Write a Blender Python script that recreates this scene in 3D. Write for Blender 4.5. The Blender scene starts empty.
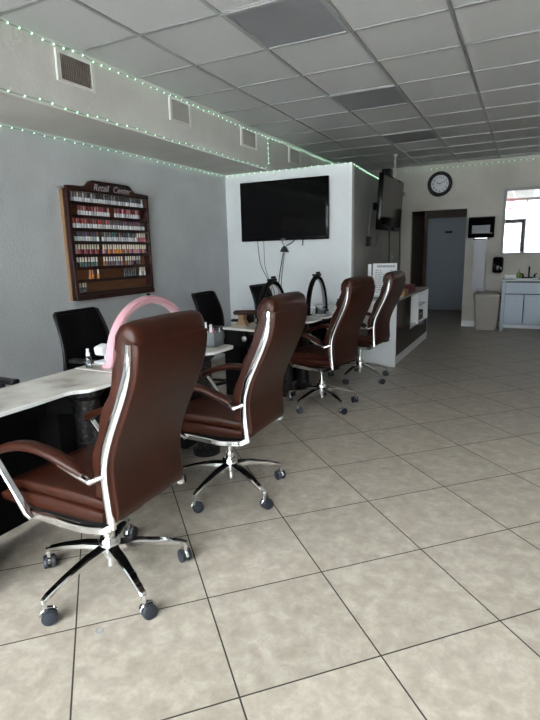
import bpy, bmesh, math, random
from mathutils import Vector, Matrix
random.seed(7)
PI = math.pi
SC = bpy.context.scene
COL = SC.collection

# ------------------------------------------------------------------ materials
def mat(name, col=(.5,.5,.5), rough=.5, metal=0.0, **kw):
    m = bpy.data.materials.new(name); m.use_nodes = True
    b = m.node_tree.nodes['Principled BSDF']
    b.inputs['Base Color'].default_value = (*col, 1)
    b.inputs['Roughness'].default_value = rough
    b.inputs['Metallic'].default_value = metal
    if 'spec' in kw: b.inputs['Specular IOR Level'].default_value = kw['spec']
    if 'coat' in kw: b.inputs['Coat Weight'].default_value = kw['coat']; b.inputs['Coat Roughness'].default_value = .08
    if 'trans' in kw: b.inputs['Transmission Weight'].default_value = kw['trans']
    if 'alpha' in kw: b.inputs['Alpha'].default_value = kw['alpha']
    if 'emit' in kw:
        b.inputs['Emission Color'].default_value = (*kw['emit'], 1); b.inputs['Emission Strength'].default_value = kw.get('es', 1)
    return m
def nd(m, t, **kw):
    n = m.node_tree.nodes.new(t)
    for k, v in kw.items(): setattr(n, k, v)
    return n
def lk(m, a, b): m.node_tree.links.new(a, b)
def bsdf(m): return m.node_tree.nodes['Principled BSDF']
def add_bump(m, scale, strength, dist=.01, detail=4, kind='noise', coord='Object', stretch=None):
    tc = nd(m, 'ShaderNodeNewGeometry') if coord == 'World' else nd(m, 'ShaderNodeTexCoord')
    out = tc.outputs['Position'] if coord == 'World' else tc.outputs[coord]
    if stretch:
        mp = nd(m, 'ShaderNodeMapping'); mp.inputs['Scale'].default_value = stretch
        lk(m, out, mp.inputs[0]); out = mp.outputs[0]
    if kind == 'noise':
        t = nd(m, 'ShaderNodeTexNoise'); t.inputs['Scale'].default_value = scale; t.inputs['Detail'].default_value = detail
        h = t.outputs['Fac']
    else:
        t = nd(m, 'ShaderNodeTexVoronoi'); t.inputs['Scale'].default_value = scale; h = t.outputs['Distance']
    lk(m, out, t.inputs['Vector'])
    b = nd(m, 'ShaderNodeBump'); b.inputs['Strength'].default_value = strength; b.inputs['Distance'].default_value = dist
    lk(m, h, b.inputs['Height']); lk(m, b.outputs[0], bsdf(m).inputs['Normal'])
    return t
def mottle(m, scale, c1, c2, lo=.35, hi=.65, detail=6, coord='Object', stretch=None):
    tc = nd(m, 'ShaderNodeNewGeometry') if coord == 'World' else nd(m, 'ShaderNodeTexCoord')
    out = tc.outputs['Position'] if coord == 'World' else tc.outputs[coord]
    if stretch:
        mp = nd(m, 'ShaderNodeMapping'); mp.inputs['Scale'].default_value = stretch
        lk(m, out, mp.inputs[0]); out = mp.outputs[0]
    t = nd(m, 'ShaderNodeTexNoise'); t.inputs['Scale'].default_value = scale; t.inputs['Detail'].default_value = detail
    lk(m, out, t.inputs['Vector'])
    r = nd(m, 'ShaderNodeValToRGB'); r.color_ramp.elements[0].position = lo; r.color_ramp.elements[1].position = hi
    r.color_ramp.elements[0].color = (*c1, 1); r.color_ramp.elements[1].color = (*c2, 1)
    lk(m, t.outputs['Fac'], r.inputs[0]); lk(m, r.outputs[0], bsdf(m).inputs['Base Color'])
    return r

M = {}
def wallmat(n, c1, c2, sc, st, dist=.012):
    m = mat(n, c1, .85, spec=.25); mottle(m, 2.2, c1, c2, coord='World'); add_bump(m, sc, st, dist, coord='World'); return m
M['wall_left'] = wallmat('plaster_grey_blue', (.49,.505,.515), (.545,.56,.57), 60, .42, .008)
M['soffit'] = wallmat('plaster_soffit', (.57,.55,.515), (.64,.62,.585), 42, .32, .008)
M['partition'] = wallmat('plaster_white', (.68,.695,.705), (.72,.735,.745), 60, .25)
M['side_shade'] = wallmat('plaster_side_shaded', (.33,.325,.305), (.38,.375,.355), 50, .4)  # shade on the receding side face is put into this darker plaster
M['endwall'] = wallmat('plaster_beige', (.43,.405,.36), (.50,.475,.43), 30, .5)
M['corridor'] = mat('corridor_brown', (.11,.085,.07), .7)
M['white_trim'] = mat('trim_white', (.72,.73,.73), .5)
M['ceil'] = mat('ceiling_tile', (.50,.50,.50), .9, spec=.2); mottle(M['ceil'], 130, (.51,.51,.51), (.57,.57,.57), .3, .7, coord='World'); add_bump(M['ceil'], 160, .25, .004, coord='World')
M['tbar'] = mat('tbar_metal', (.34,.34,.34), .35, .35)
M['fixture'] = mat('dead_light_panel', (.23,.23,.245), .5); add_bump(M['fixture'], 120, .35, .004, kind='v')
M['fixframe'] = mat('light_frame', (.30,.30,.30), .45)
M['chrome'] = mat('chrome', (.82,.82,.83), .11, 1.0)
M['steel'] = mat('brushed_steel', (.55,.55,.56), .3, 1.0)
M['leather'] = mat('brown_leather', (.034,.009,.0045), .34, spec=.26)
mottle(M['leather'], 9, (.023,.0050,.0021), (.035,.0082,.0036)); add_bump(M['leather'], 260, .13, .003, kind='v')
M['black'] = mat('black_plastic', (.006,.006,.0065), .38, spec=.22)
M['blackmatte'] = mat('black_matte', (.005,.005,.0055), .75, spec=.08)
M['blackgloss'] = mat('black_gloss', (.003,.003,.0035), .10, spec=.16)
M['screen'] = mat('tv_screen', (.003,.003,.0035), .10, spec=.20)
M['caster'] = mat('caster_grey', (.016,.020,.028), .45)
M['meshfab'] = mat('mesh_fabric', (.006,.006,.007), .8, spec=.08); add_bump(M['meshfab'], 300, .4, .004, kind='v')
M['pink'] = mat('pink_plastic', (.66,.36,.41), .32); 
M['pinkpale'] = mat('pale_pink_diffuser', (.80,.56,.60), .4)
M['dwood'] = mat('dark_mahogany', (.035,.011,.007), .35); mottle(M['dwood'], 6, (.018,.0045,.003), (.038,.010,.006), stretch=(1,1,8))
M['mwood'] = mat('back_wood', (.16,.07,.028), .5); mottle(M['mwood'], 5, (.13,.055,.022), (.20,.085,.035), stretch=(1,1,10))
M['twood'] = mat('tan_wood', (.27,.165,.085), .5)
M['white'] = mat('white_laminate', (.72,.73,.73), .3)
M['whitepl'] = mat('white_plastic', (.78,.79,.80), .35)
M['paper'] = mat('paper_white', (.74,.74,.75), .8)
M['papertowel'] = mat('paper_towel', (.50,.50,.53), .9)
M['ink'] = mat('ink_dark', (.03,.03,.035), .8)
M['inkgrey'] = mat('ink_grey', (.25,.26,.28), .8)
M['trash'] = mat('taupe_plastic', (.33,.30,.265), .5)
M['vanity'] = mat('blue_grey_paint', (.34,.39,.46), .4)
M['stone'] = mat('counter_stone', (.55,.57,.58), .25)
M['greenb'] = mat('green_soap', (.22,.36,.08), .25)
M['door'] = mat('grey_door_paint', (.25,.285,.33), .5)
M['mirror'] = mat('mirror_glass', (.93,.94,.94), .02, 1.0)
M['mirframe'] = mat('mirror_frame', (.32,.325,.33), .5, spec=.2)
M['darkred'] = mat('dark_red_box', (.13,.016,.014), .5)
M['cardboard'] = mat('tan_carton', (.38,.20,.08), .7)
M['vent'] = mat('vent_white', (.70,.69,.66), .5)
M['ventdark'] = mat('vent_slat_brown', (.20,.175,.15), .6)
M['ventpale'] = mat('vent_slat_pale', (.36,.34,.31), .6)
M['cable'] = mat('cable_black', (.02,.02,.022), .5)
M['cablegrey'] = mat('cable_grey', (.14,.14,.15), .5)
M['cablewhite'] = mat('cable_white', (.55,.56,.55), .5)
M['wire'] = mat('string_wire', (.12,.24,.15), .5)
M['bulb'] = mat('led_bulb', (.8,.9,.85), .3, emit=(.55,1.0,.70), es=1.6)
M['neon'] = mat('red_neon', (.6,.02,.05), .4, emit=(1,.04,.12), es=8)
M['slotdark'] = mat('dark_slot', (.015,.015,.016), .8)
M['clockface'] = mat('clock_face', (.62,.64,.68), .4)
M['tealink'] = mat('teal_film_letter', (.16,.35,.42), .5)
M['pavement'] = mat('pavement_concrete', (.42,.41,.39), .9); mottle(M['pavement'], 3, (.46,.45,.43), (.54,.53,.51), coord='World')
M['sky_block'] = mat('sky_block_wall', (.35,.36,.37), .9); mottle(M['sky_block'], 2, (.32,.33,.34), (.38,.39,.40), coord='World')
M['acry'] = mat('grey_mesh_metal', (.20,.22,.24), .35, .6)
for nm, c in dict(red=(.42,.05,.04), orange=(.62,.23,.06), pinkpol=(.55,.23,.25), maroon=(.16,.02,.03), purple=(.13,.07,.16), dark=(.05,.055,.065),
        grey=(.20,.21,.22), teal=(.06,.18,.19), cream=(.72,.66,.52), pale=(.64,.66,.66), brownish=(.24,.12,.08), rose=(.36,.11,.13), green=(.10,.17,.13), silver=(.42,.44,.46)).items():
    M[nm] = mat('polish_' + nm, c, .22)
# clear plastic / glass: thin sheets let light through
def glassy(n, tint, gloss):
    m = bpy.data.materials.new(n); m.use_nodes = True; nt = m.node_tree; nt.nodes.clear()
    o = nt.nodes.new('ShaderNodeOutputMaterial'); mx = nt.nodes.new('ShaderNodeMixShader'); t = nt.nodes.new('ShaderNodeBsdfTransparent'); g = nt.nodes.new('ShaderNodeBsdfGlossy')
    t.inputs[0].default_value = (*tint, 1); g.inputs['Roughness'].default_value = .03
    f = nt.nodes.new('ShaderNodeFresnel'); f.inputs[0].default_value = 1.45
    ad = nt.nodes.new('ShaderNodeMath'); ad.operation = 'ADD'; ad.inputs[1].default_value = gloss
    nt.links.new(f.outputs[0], ad.inputs[0]); nt.links.new(ad.outputs[0], mx.inputs[0]); nt.links.new(t.outputs[0], mx.inputs[1]); nt.links.new(g.outputs[0], mx.inputs[2]); nt.links.new(mx.outputs[0], o.inputs[0])
    return m
M['glass'] = glassy('window_glass', (.96,.98,.98), .0)
M['clear'] = glassy('clear_plastic', (.80,.84,.86), .06)

# black granite-glitter table body
m = mat('black_glitter', (.010,.010,.011), .3, spec=.3); M['glitter'] = m
tc = nd(m, 'ShaderNodeTexCoord'); v = nd(m, 'ShaderNodeTexNoise'); v.inputs['Scale'].default_value = 55; v.inputs['Detail'].default_value = 5; lk(m, tc.outputs['Object'], v.inputs['Vector'])
r = nd(m, 'ShaderNodeValToRGB'); r.color_ramp.elements[0].position = .54; r.color_ramp.elements[1].position = .80
r.color_ramp.elements[0].color = (.008,.008,.009,1); r.color_ramp.elements[1].color = (.14,.125,.105,1)
lk(m, v.outputs['Fac'], r.inputs[0]); lk(m, r.outputs[0], bsdf(m).inputs['Base Color'])
# marble tops
m = mat('marble_top', (.6,.58,.55), .16, spec=.5); M['marble'] = m
rr = mottle(m, 5.5, (.30,.27,.235), (.56,.53,.48), .30, .56, detail=9)
m = M['marble']; e = rr.color_ramp.elements.new(.44); e.color = (.47,.44,.395,1)
M['marble_lit'] = mat('marble_edge_lit', (.74,.73,.71), .25)  # light caught by the slab rims, painted as a paler marble

# floor: square tiles laid on the diagonal, dark grout
m = mat('floor_tiles', (.5,.48,.45), .3, spec=.35); M['floor'] = m
S, TH, OX, OY = .50139, math.radians(44.5335), -1.422, 1.160
g = nd(m, 'ShaderNodeNewGeometry')
mp = nd(m, 'ShaderNodeMapping', vector_type='TEXTURE'); mp.inputs['Location'].default_value = (OX, OY, 0); mp.inputs['Rotation'].default_value = (0, 0, TH); mp.inputs['Scale'].default_value = (S, S, S)
lk(m, g.outputs['Position'], mp.inputs[0])
sp = nd(m, 'ShaderNodeSeparateXYZ'); lk(m, mp.outputs[0], sp.inputs[0])
def math_(op, a, b=None):
    n = nd(m, 'ShaderNodeMath', operation=op)
    for i, x in enumerate((a, b)):
        if x is None: continue
        if isinstance(x, (int, float)): n.inputs[i].default_value = x
        else: lk(m, x, n.inputs[i])
    return n.outputs[0]
def edge(o):
    fr = math_('FRACT', o); return math_('MINIMUM', fr, math_('SUBTRACT', 1.0, fr))
d = math_('MINIMUM', edge(sp.outputs[0]), edge(sp.outputs[1]))
grout = math_('LESS_THAN', d, .0058)
ids = nd(m, 'ShaderNodeCombineXYZ'); lk(m, math_('FLOOR', sp.outputs[0]), ids.inputs[0]); lk(m, math_('FLOOR', sp.outputs[1]), ids.inputs[1])
wn = nd(m, 'ShaderNodeTexWhiteNoise', noise_dimensions='3D'); lk(m, ids.outputs[0], wn.inputs['Vector'])
off = nd(m, 'ShaderNodeVectorMath', operation='MULTIPLY_ADD'); lk(m, wn.outputs['Color'], off.inputs[0]); off.inputs[1].default_value = (7,7,7); lk(m, g.outputs['Position'], off.inputs[2])
n1 = nd(m, 'ShaderNodeTexNoise'); n1.inputs['Scale'].default_value = 13; n1.inputs['Detail'].default_value = 9; n1.inputs['Roughness'].default_value = .72; n1.inputs['Distortion'].default_value = .25
lk(m, off.outputs[0], n1.inputs['Vector'])
rp = nd(m, 'ShaderNodeValToRGB'); els = rp.color_ramp.elements
els[0].position = .33; els[0].color = (.30,.258,.208,1); els[1].position = .72; els[1].color = (.50,.452,.385,1)
e = els.new(.5); e.color = (.37,.324,.268,1)
lk(m, n1.outputs['Fac'], rp.inputs[0])
hs = nd(m, 'ShaderNodeHueSaturation'); lk(m, rp.outputs[0], hs.inputs['Color'])
lk(m, math_('ADD', math_('MULTIPLY', wn.outputs['Value'], .10), .95), hs.inputs['Value'])
mx = nd(m, 'ShaderNodeMix', data_type='RGBA'); lk(m, grout, mx.inputs[0]); lk(m, hs.outputs[0], mx.inputs[6]); mx.inputs[7].default_value = (.030,.026,.022,1)
lk(m, mx.outputs[2], bsdf(m).inputs['Base Color'])
lk(m, math_('ADD', math_('MULTIPLY', n1.outputs['Fac'], .22), math_('ADD', math_('MULTIPLY', grout, .4), .22)), bsdf(m).inputs['Roughness'])
bp = nd(m, 'ShaderNodeBump'); bp.inputs['Strength'].default_value = .35; bp.inputs['Distance'].default_value = .004
lk(m, math_('SUBTRACT', math_('MULTIPLY', n1.outputs['Fac'], .25), grout), bp.inputs['Height']); lk(m, bp.outputs[0], bsdf(m).inputs['Normal'])

# ------------------------------------------------------------------ mesh helpers
class MB:
    def __init__(s): s.bm = bmesh.new()
    def box(s, c, size, rot=None, bevel=0, seg=2):
        r = bmesh.ops.create_cube(s.bm, size=1); vs = r['verts']
        bmesh.ops.scale(s.bm, vec=size, verts=vs)
        if bevel:
            es = list({e for v in vs for e in v.link_edges})
            q = bmesh.ops.bevel(s.bm, geom=es, offset=bevel, segments=seg, affect='EDGES', profile=.5)
            vs = list({v for f in q['faces'] for v in f.verts} | {v for v in vs if v.is_valid})
        mtx = Matrix.Translation(c) @ (rot.to_4x4() if rot else Matrix.Identity(4))
        bmesh.ops.transform(s.bm, matrix=mtx, verts=vs); return s
    def lo(s, x0, x1, y0, y1, z0, z1, bevel=0, seg=2):
        return s.box(((x0+x1)/2, (y0+y1)/2, (z0+z1)/2), (abs(x1-x0), abs(y1-y0), abs(z1-z0)), None, bevel, seg)
    def rings(s, rings, closed=True, cap=True):
        V = [[s.bm.verts.new(p) for p in R] for R in rings]; n = len(V[0])
        for a, b in zip(V, V[1:]):
            for i in range(n if closed else n-1):
                j = (i+1) % n
                try: s.bm.faces.new((a[i], a[j], b[j], b[i]))
                except ValueError: pass
        if cap:
            for R in (V[0], V[-1]):
                try: s.bm.faces.new(R)
                except ValueError: pass
        return s
    def tube(s, pts, r, n=8, cap=True):
        pts = [Vector(p) for p in pts]; N = len(pts); R = r if isinstance(r, (list, tuple)) else [r]*N
        rings = []; prev = None
        for i, p in enumerate(pts):
            t = (pts[min(i+1, N-1)] - pts[max(i-1, 0)]).normalized()
            if prev is None: u = t.orthogonal().normalized()
            else:
                u = prev - t*prev.dot(t); u = u.normalized() if u.length > 1e-6 else t.orthogonal().normalized()
            prev = u; w = t.cross(u)
            rings.append([p + (u*math.cos(2*PI*k/n) + w*math.sin(2*PI*k/n))*R[i] for k in range(n)])
        return s.rings(rings, cap=cap)
    def strip(s, pts, side, wa, wb, rnd=.35):
        """rectangular bar along pts: half-width wa along 'side', half-thickness wb across; per-point lists allowed"""
        pts = [Vector(p) for p in pts]; N = len(pts); side = Vector(side).normalized()
        A = wa if isinstance(wa, (list, tuple)) else [wa]*N; B = wb if isinstance(wb, (list, tuple)) else [wb]*N
        rings = []
        for i, p in enumerate(pts):
            t = (pts[min(i+1, N-1)] - pts[max(i-1, 0)]).normalized()
            nrm = t.cross(side).normalized(); a, b = A[i], B[i]; c = min(a, b)*rnd
            q = [(a, b-c), (a-c, b), (-a+c, b), (-a, b-c), (-a, -b+c), (-a+c, -b), (a-c, -b), (a, -b+c)]
            rings.append([p + side*x + nrm*y for x, y in q])
        return s.rings(rings)
    def lathe(s, prof, c=(0,0,0), n=20, axis='Z', rot=None):
        rings = []
        for r_, z in prof:
            R = []
            for k in range(n):
                a = 2*PI*k/n; p = Vector((r_*math.cos(a), r_*math.sin(a), z))
                if axis == 'Y': p = Vector((p.x, p.z, p.y))
                elif axis == 'X': p = Vector((p.z, p.x, p.y))
                if rot: p = rot @ p
                R.append(p + Vector(c))
            rings.append(R)
        return s.rings(rings)
    def prism(s, poly, z0, z1, f=lambda x, y, z: (x, y, z)):
        return s.rings([[f(x, y, z0) for x, y in poly], [f(x, y, z1) for x, y in poly]])
    def ball(s, c, r, seg=8, rg=6, sc=(1,1,1)):
        q = bmesh.ops.create_uvsphere(s.bm, u_segments=seg, v_segments=rg, radius=r)
        bmesh.ops.transform(s.bm, matrix=Matrix.Translation(c) @ Matrix.Diagonal((*sc, 1)), verts=q['verts']); return s
    def build(s, name, m, parent=None, smooth=True, angle=38, bevel=0, subsurf=0):
        bmesh.ops.recalc_face_normals(s.bm, faces=s.bm.faces[:])
        me = bpy.data.meshes.new(name); s.bm.to_mesh(me); s.bm.free()
        me.materials.append(m)
        if smooth:
            for p in me.polygons: p.use_smooth = True
            if not subsurf: me.set_sharp_from_angle(angle=math.radians(angle))
        o = bpy.data.objects.new(name, me); COL.objects.link(o)
        if parent: o.parent = parent
        if bevel:
            b = o.modifiers.new('bevel', 'BEVEL'); b.width = bevel; b.segments = 2; b.limit_method = 'ANGLE'
        if subsurf:
            b = o.modifiers.new('sub', 'SUBSURF'); b.levels = subsurf; b.render_levels = subsurf
        return o
def tag(o, label, cat, group=None, kind=None):
    o['label'] = label; o['category'] = cat
    if group: o['group'] = group
    if kind: o['kind'] = kind
    return o
def empty(name, loc=(0,0,0), rz=0):
    o = bpy.data.objects.new(name, None); COL.objects.link(o); o.location = loc; o.rotation_euler = (0,0,rz); o.empty_display_size = .1; return o
def struct(o): o['kind'] = 'structure'; return o
def copy_tree(o, parent=None):
    c = o.copy(); COL.objects.link(c)
    if parent: c.parent = parent
    for ch in list(o.children): copy_tree(ch, c)
    return c
def cr(pts, n=6):
    """Catmull-Rom through points"""
    P = [Vector(p) for p in pts]; P = [2*P[0]-P[1]] + P + [2*P[-1]-P[-2]]; out = []
    for i in range(1, len(P)-2):
        for k in range(n):
            t = k/n; a, b, c, d = P[i-1:i+3]
            out.append(.5*((2*b) + (c-a)*t + (2*a-5*b+4*c-d)*t*t + (3*b-a-3*c+d)*t**3))
    out.append(P[-2]); return out
def text(name, body, m, size, mtx, parent=None, shear=0, ext=.001):
    cu = bpy.data.curves.new(name, 'FONT'); cu.body = body; cu.size = size; cu.shear = shear; cu.extrude = ext; cu.align_x = 'CENTER'
    tmp = bpy.data.objects.new(name + '_tmp', cu); COL.objects.link(tmp)
    bpy.context.view_layer.update()
    me = bpy.data.meshes.new_from_object(tmp.evaluated_get(bpy.context.evaluated_depsgraph_get()))
    bpy.data.objects.remove(tmp)
    me.transform(mtx); me.materials.clear(); me.materials.append(m)
    o = bpy.data.objects.new(name, me); COL.objects.link(o)
    if parent: o.parent = parent
    return o
def basis(o, x, y):   # text frame: local x, y -> world vectors
    x = Vector(x); y = Vector(y); z = x.cross(y)
    return Matrix(((x.x, y.x, z.x, o[0]), (x.y, y.y, z.y, o[1]), (x.z, y.z, z.z, o[2]), (0,0,0,1)))

# ------------------------------------------------------------------ setting
H, ZB = 2.80, 2.369
XL, XS, YE, YP = -3.622, -2.975, 9.675, 6.058
XR, YF = 3.0, -1.9            # right wall and shop front, both outside the picture
CX0, CX1, CY1 = -2.12, -.985, 12.15   # corridor
OPL, OPR, OPT = -1.925, -.99, 2.035
def xw(y): return -1.907 - (y-YP)*.193/(YE-YP)

f = MB().lo(XL-.1, XR+.1, YF-.1, CY1+.1, -.1, 0).build('floor', M['floor'], smooth=False); struct(f)
f = MB().lo(XL-.1, XR+.1, YF-.1, YE+.1, H, H+.1).build('ceiling', M['ceil'], smooth=False); struct(f)
# suspended-ceiling grid bars
b = MB()
for i in range(-1, 10):
    x = -2.417 + .63*i
    if XS < x < XR: b.lo(x-.0125, x+.0125, YF, YE, H-.008, H+.004)
for j in range(-8, 12):
    y = 3.003 + .644*j
    if YF < y < YE: b.lo(XS, XR, y-.0125, y+.0125, H-.007, H+.004)
struct(b.build('trim_1', M['tbar'], smooth=False))
struct(MB().lo(XL-.1, XL, YF-.1, YE+.1, 0, H+.1).build('wall_left', M['wall_left'], smooth=False))
struct(MB().lo(XR, XR+.1, YF-.1, YE+.1, 0, H+.1).build('wall_right', M['endwall'], smooth=False))
struct(MB().lo(XL, XS, YF, YE, ZB, H).build('wall_soffit', M['soffit'], smooth=False))
# white boxed-in room: front face and receding side face
b = MB(); b.prism([(XL, YP), (-1.907, YP), (-1.907, YP+.10), (XL, YP+.10)], 0, ZB)
struct(b.build('wall_front', M['partition'], smooth=False))
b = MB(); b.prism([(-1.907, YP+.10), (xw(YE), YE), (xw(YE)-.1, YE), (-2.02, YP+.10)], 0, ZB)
struct(b.build('wall_side', M['side_shade'], smooth=False))
struct(MB().lo(XL, -2.05, YP+.1, YE, ZB-.06, ZB).build('wall_top', M['side_shade'], smooth=False))
struct(MB().lo(-1.935, -1.902, YP-.006, YP+.006, 0, ZB+.004).build('trim_2', M['white_trim'], smooth=False))
# end wall with doorway opening
b = MB(); b.lo(XL, OPL, YE, YE+.12, 0, H); b.lo(OPR, XR, YE, YE+.12, 0, H); b.lo(OPL, OPR, YE, YE+.12, OPT, H)
struct(b.build('wall_end', M['endwall'], smooth=False))
b = MB(); b.lo(CX0-.1, CX0, YE+.12, CY1, 0, 2.5); b.lo(CX1, CX1+.1, YE+.12, CY1, 0, 2.5); b.lo(CX0-.1, CX1+.1, YE+.12, CY1+.1, 2.4, 2.5)
b.lo(CX0-.1, CX1+.1, CY1+.02, CY1+.1, 0, 2.4)
struct(b.build('wall_corridor', M['corridor'], smooth=False))
# corridor door
dr = struct(empty('door_1', (-1.52, CY1, 0)))
def P(mb, name, m, par, **k):   # children are modelled in world space; undo the parent's placement
    o = mb.build(name, m, None, **k); o.parent = par; o.matrix_parent_inverse = Matrix.Translation(par.location).inverted() if par.rotation_euler.z == 0 else (Matrix.Translation(par.location) @ par.rotation_euler.to_matrix().to_4x4()).inverted()
    return o
P(MB().lo(-2.045, -1.14, CY1-.03, CY1+.015, .01, 2.03, .004), 'leaf', M['door'], dr, smooth=False)
b = MB(); b.lo(-2.119, -2.045, CY1-.05, CY1+.02, 0, 2.10); b.lo(-1.14, -.986, CY1-.05, CY1+.02, 0, 2.10); b.lo(-2.045, -1.14, CY1-.05, CY1+.02, 2.03, 2.10)
P(b, 'door_frame', M['corridor'], dr, smooth=False)
P(MB().lo(-1.67, -1.52, CY1-.045, CY1-.03, 1.70, 1.745), 'sign_plate', M['ink'], dr, smooth=False)
b = MB().lathe([(0,0),(.03,0),(.032,-.012),(.012,-.02),(.012,-.045),(.028,-.055),(.028,-.08),(0,-.085)], (-1.21, CY1-.03, 1.0), 14, 'Y')
P(b, 'door_knob', M['black'], dr)
b = MB().lathe([(0,0),(.028,0),(.028,-.02),(0,-.025)], (-1.21, CY1-.03, 1.17), 14, 'Y')
P(b, 'deadbolt', M['black'], dr)
d2 = MB().lo(CX0, CX0+.035, 10.35, 11.15, 0, 2.03, .004).build('door_2', M['corridor'], smooth=False); struct(d2)
struct(MB().lo(OPR-.0, -.66, YE-.014, YE, 0, .10).build('baseboard_end', M['white_trim'], smooth=False))
struct(MB().lo(-.66, XR, YE-.0139, YE, 0, .10).build('baseboard_right', M['white_trim'], smooth=False))

# shop front behind the camera: glazing, black door, pavement outside
b = MB(); b.lo(XL, XR, YF-.1, YF, 2.74, H); b.lo(XL, -1.30, YF-.1, YF, 0, .32); b.lo(-.155, XR, YF-.1, YF, 0, .32); b.lo(XL, -3.45, YF-.1, YF, .32, 2.74); b.lo(2.85, XR, YF-.1, YF, .32, 2.74)
struct(b.build('wall_storefront', M['partition'], smooth=False))
wins = [(-3.45, -2.13, .32), (-2.08, -1.30, .32), (-.155, 1.33, .32), (1.38, 2.85, .32), (-1.30, -.155, 2.07)]
for k, (x0, x1, zb_) in enumerate(wins):
    fr = MB(); t = .035
    fr.lo(x0, x0+t, YF-.08, YF-.02, zb_, 2.74); fr.lo(x1-t, x1, YF-.08, YF-.02, zb_, 2.74); fr.lo(x0+t, x1-t, YF-.08, YF-.02, zb_, zb_+t); fr.lo(x0+t, x1-t, YF-.08, YF-.02, 2.74-t, 2.74)
    w = fr.build('window_%d' % (k+1), M['white_trim'], smooth=False); struct(w)
    MB().lo(x0+t, x1-t, YF-.054, YF-.046, zb_+t, 2.74-t).build('pane', M['glass'], w, smooth=False)
struct(MB().lo(-2.13, -2.08, YF-.1, YF, .32, 2.74).build('trim_3', M['white_trim'], smooth=False))
struct(MB().lo(1.33, 1.38, YF-.1, YF, .32, 2.74).build('trim_4', M['white_trim'], smooth=False))
d3 = struct(empty('door_3', (-.73, YF, 0)))
b = MB(); b.lo(-1.30, -1.19, YF-.09, YF+.0, 0, 2.07); b.lo(-.30, -.155, YF-.09, YF+.0, 0, 2.07); b.lo(-1.19, -.30, YF-.09, YF+.0, 1.93, 2.07); b.lo(-1.19, -.30, YF-.07, YF-.02, .0, .12)
P(b, 'door_frame', M['black'], d3, smooth=False)
P(MB().lo(-1.19, -.30, YF-.054, YF-.046, .12, 1.93), 'pane', M['glass'], d3, smooth=False)
b = MB()
for z, n, s in ((1.80, 8, .11), (1.22, 7, .12)):
    for k in range(n):
        x = -1.08 + k*.095; b.tube(cr([(x, YF-.04, z), (x+.03, YF-.04, z+s*.8), (x+.05, YF-.04, z+.02), (x+.08, YF-.04, z+s*.5)], 3), .009, 5)
P(b, 'door_lettering', M['tealink'], d3)
P(MB().lo(-1.15, -.80, YF-.045, YF-.04, 1.66, 1.70), 'decal', M['red'], d3, smooth=False)
b = MB(); b.lo(-16, 16, -15, -14.5, -.1, 7.2); b.lo(-16.2, 16.2, -14.5, -14.2, 6.7, 7.2)  # unseen building added to cut low sky and darken the far room
struct(b.build('wall_sky_block', M['sky_block'], smooth=False))
struct(MB().lo(-14, 14, -16, YF-.1, -.12, -.02).build('ground', M['pavement'], smooth=False))

# ------------------------------------------------------------------ ceiling things
for k, (j, lab) in enumerate(((0, 'unlit square ceiling light panel nearest the shop front'), (3, 'unlit square ceiling light panel in the middle of the row'), (6, 'unlit square ceiling light panel farthest back, near the clock wall'))):
    x0, y0 = -1.787, 3.003+.644*j
    L = tag(empty('ceiling_light', (x0+.315, y0+.322, H-.01)), lab, 'ceiling light', 'unlit ceiling light panels')
    b = MB(); t = .028; z0, z1 = H-.013, H
    b.lo(x0, x0+t, y0, y0+.644, z0, z1); b.lo(x0+.63-t, x0+.63, y0, y0+.644, z0, z1); b.lo(x0+t, x0+.63-t, y0, y0+t, z0, z1); b.lo(x0+t, x0+.63-t, y0+.644-t, y0+.644, z0, z1)
    P(b, 'frame', M['fixframe'], L, smooth=False)
    P(MB().lo(x0+t, x0+.63-t, y0+t, y0+.644-t, H-.006, H), 'diffuser', M['fixture'], L, smooth=False)
vd = [(2.785, 3.135, 'nearest to the shop front, with dark slats', M['ventdark']), (4.037, 4.37, 'second from the shop front', M['ventpale']), (5.333, 5.71, 'just left of where the white partition begins', M['ventpale']), (6.63, 7.04, 'above the wall-mounted television, farthest back', M['ventpale'])]
for y0, y1, lab, sm in vd:
    V = tag(empty('air_vent', (XS, (y0+y1)/2, 2.555)), 'white-framed air vent on the soffit, ' + lab, 'air vent', 'air vents along the soffit')
    z0, z1 = 2.555, 2.755; t = .032
    b = MB(); b.lo(XS, XS+.018, y0, y0+t, z0, z1); b.lo(XS, XS+.018, y1-t, y1, z0, z1); b.lo(XS, XS+.012, y0+t, y1-t, z0, z0+.018); b.lo(XS, XS+.012, y0+t, y1-t, z1-.018, z1)
    P(b, 'frame', M['vent'], V, smooth=False)
    b = MB(); b.lo(XS, XS+.002, y0+t, y1-t, z0+.018, z1-.018); n = 16
    P(b, 'duct_backing', M['slotdark'], V, smooth=False)
    b = MB()
    for k in range(n):
        y = y0+t+(y1-y0-2*t)*(k+.5)/n; b.box((XS+.007, y, (z0+z1)/2), (.009, .007, z1-z0-.036))
    P(b, 'grille', sm, V, smooth=False)
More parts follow.
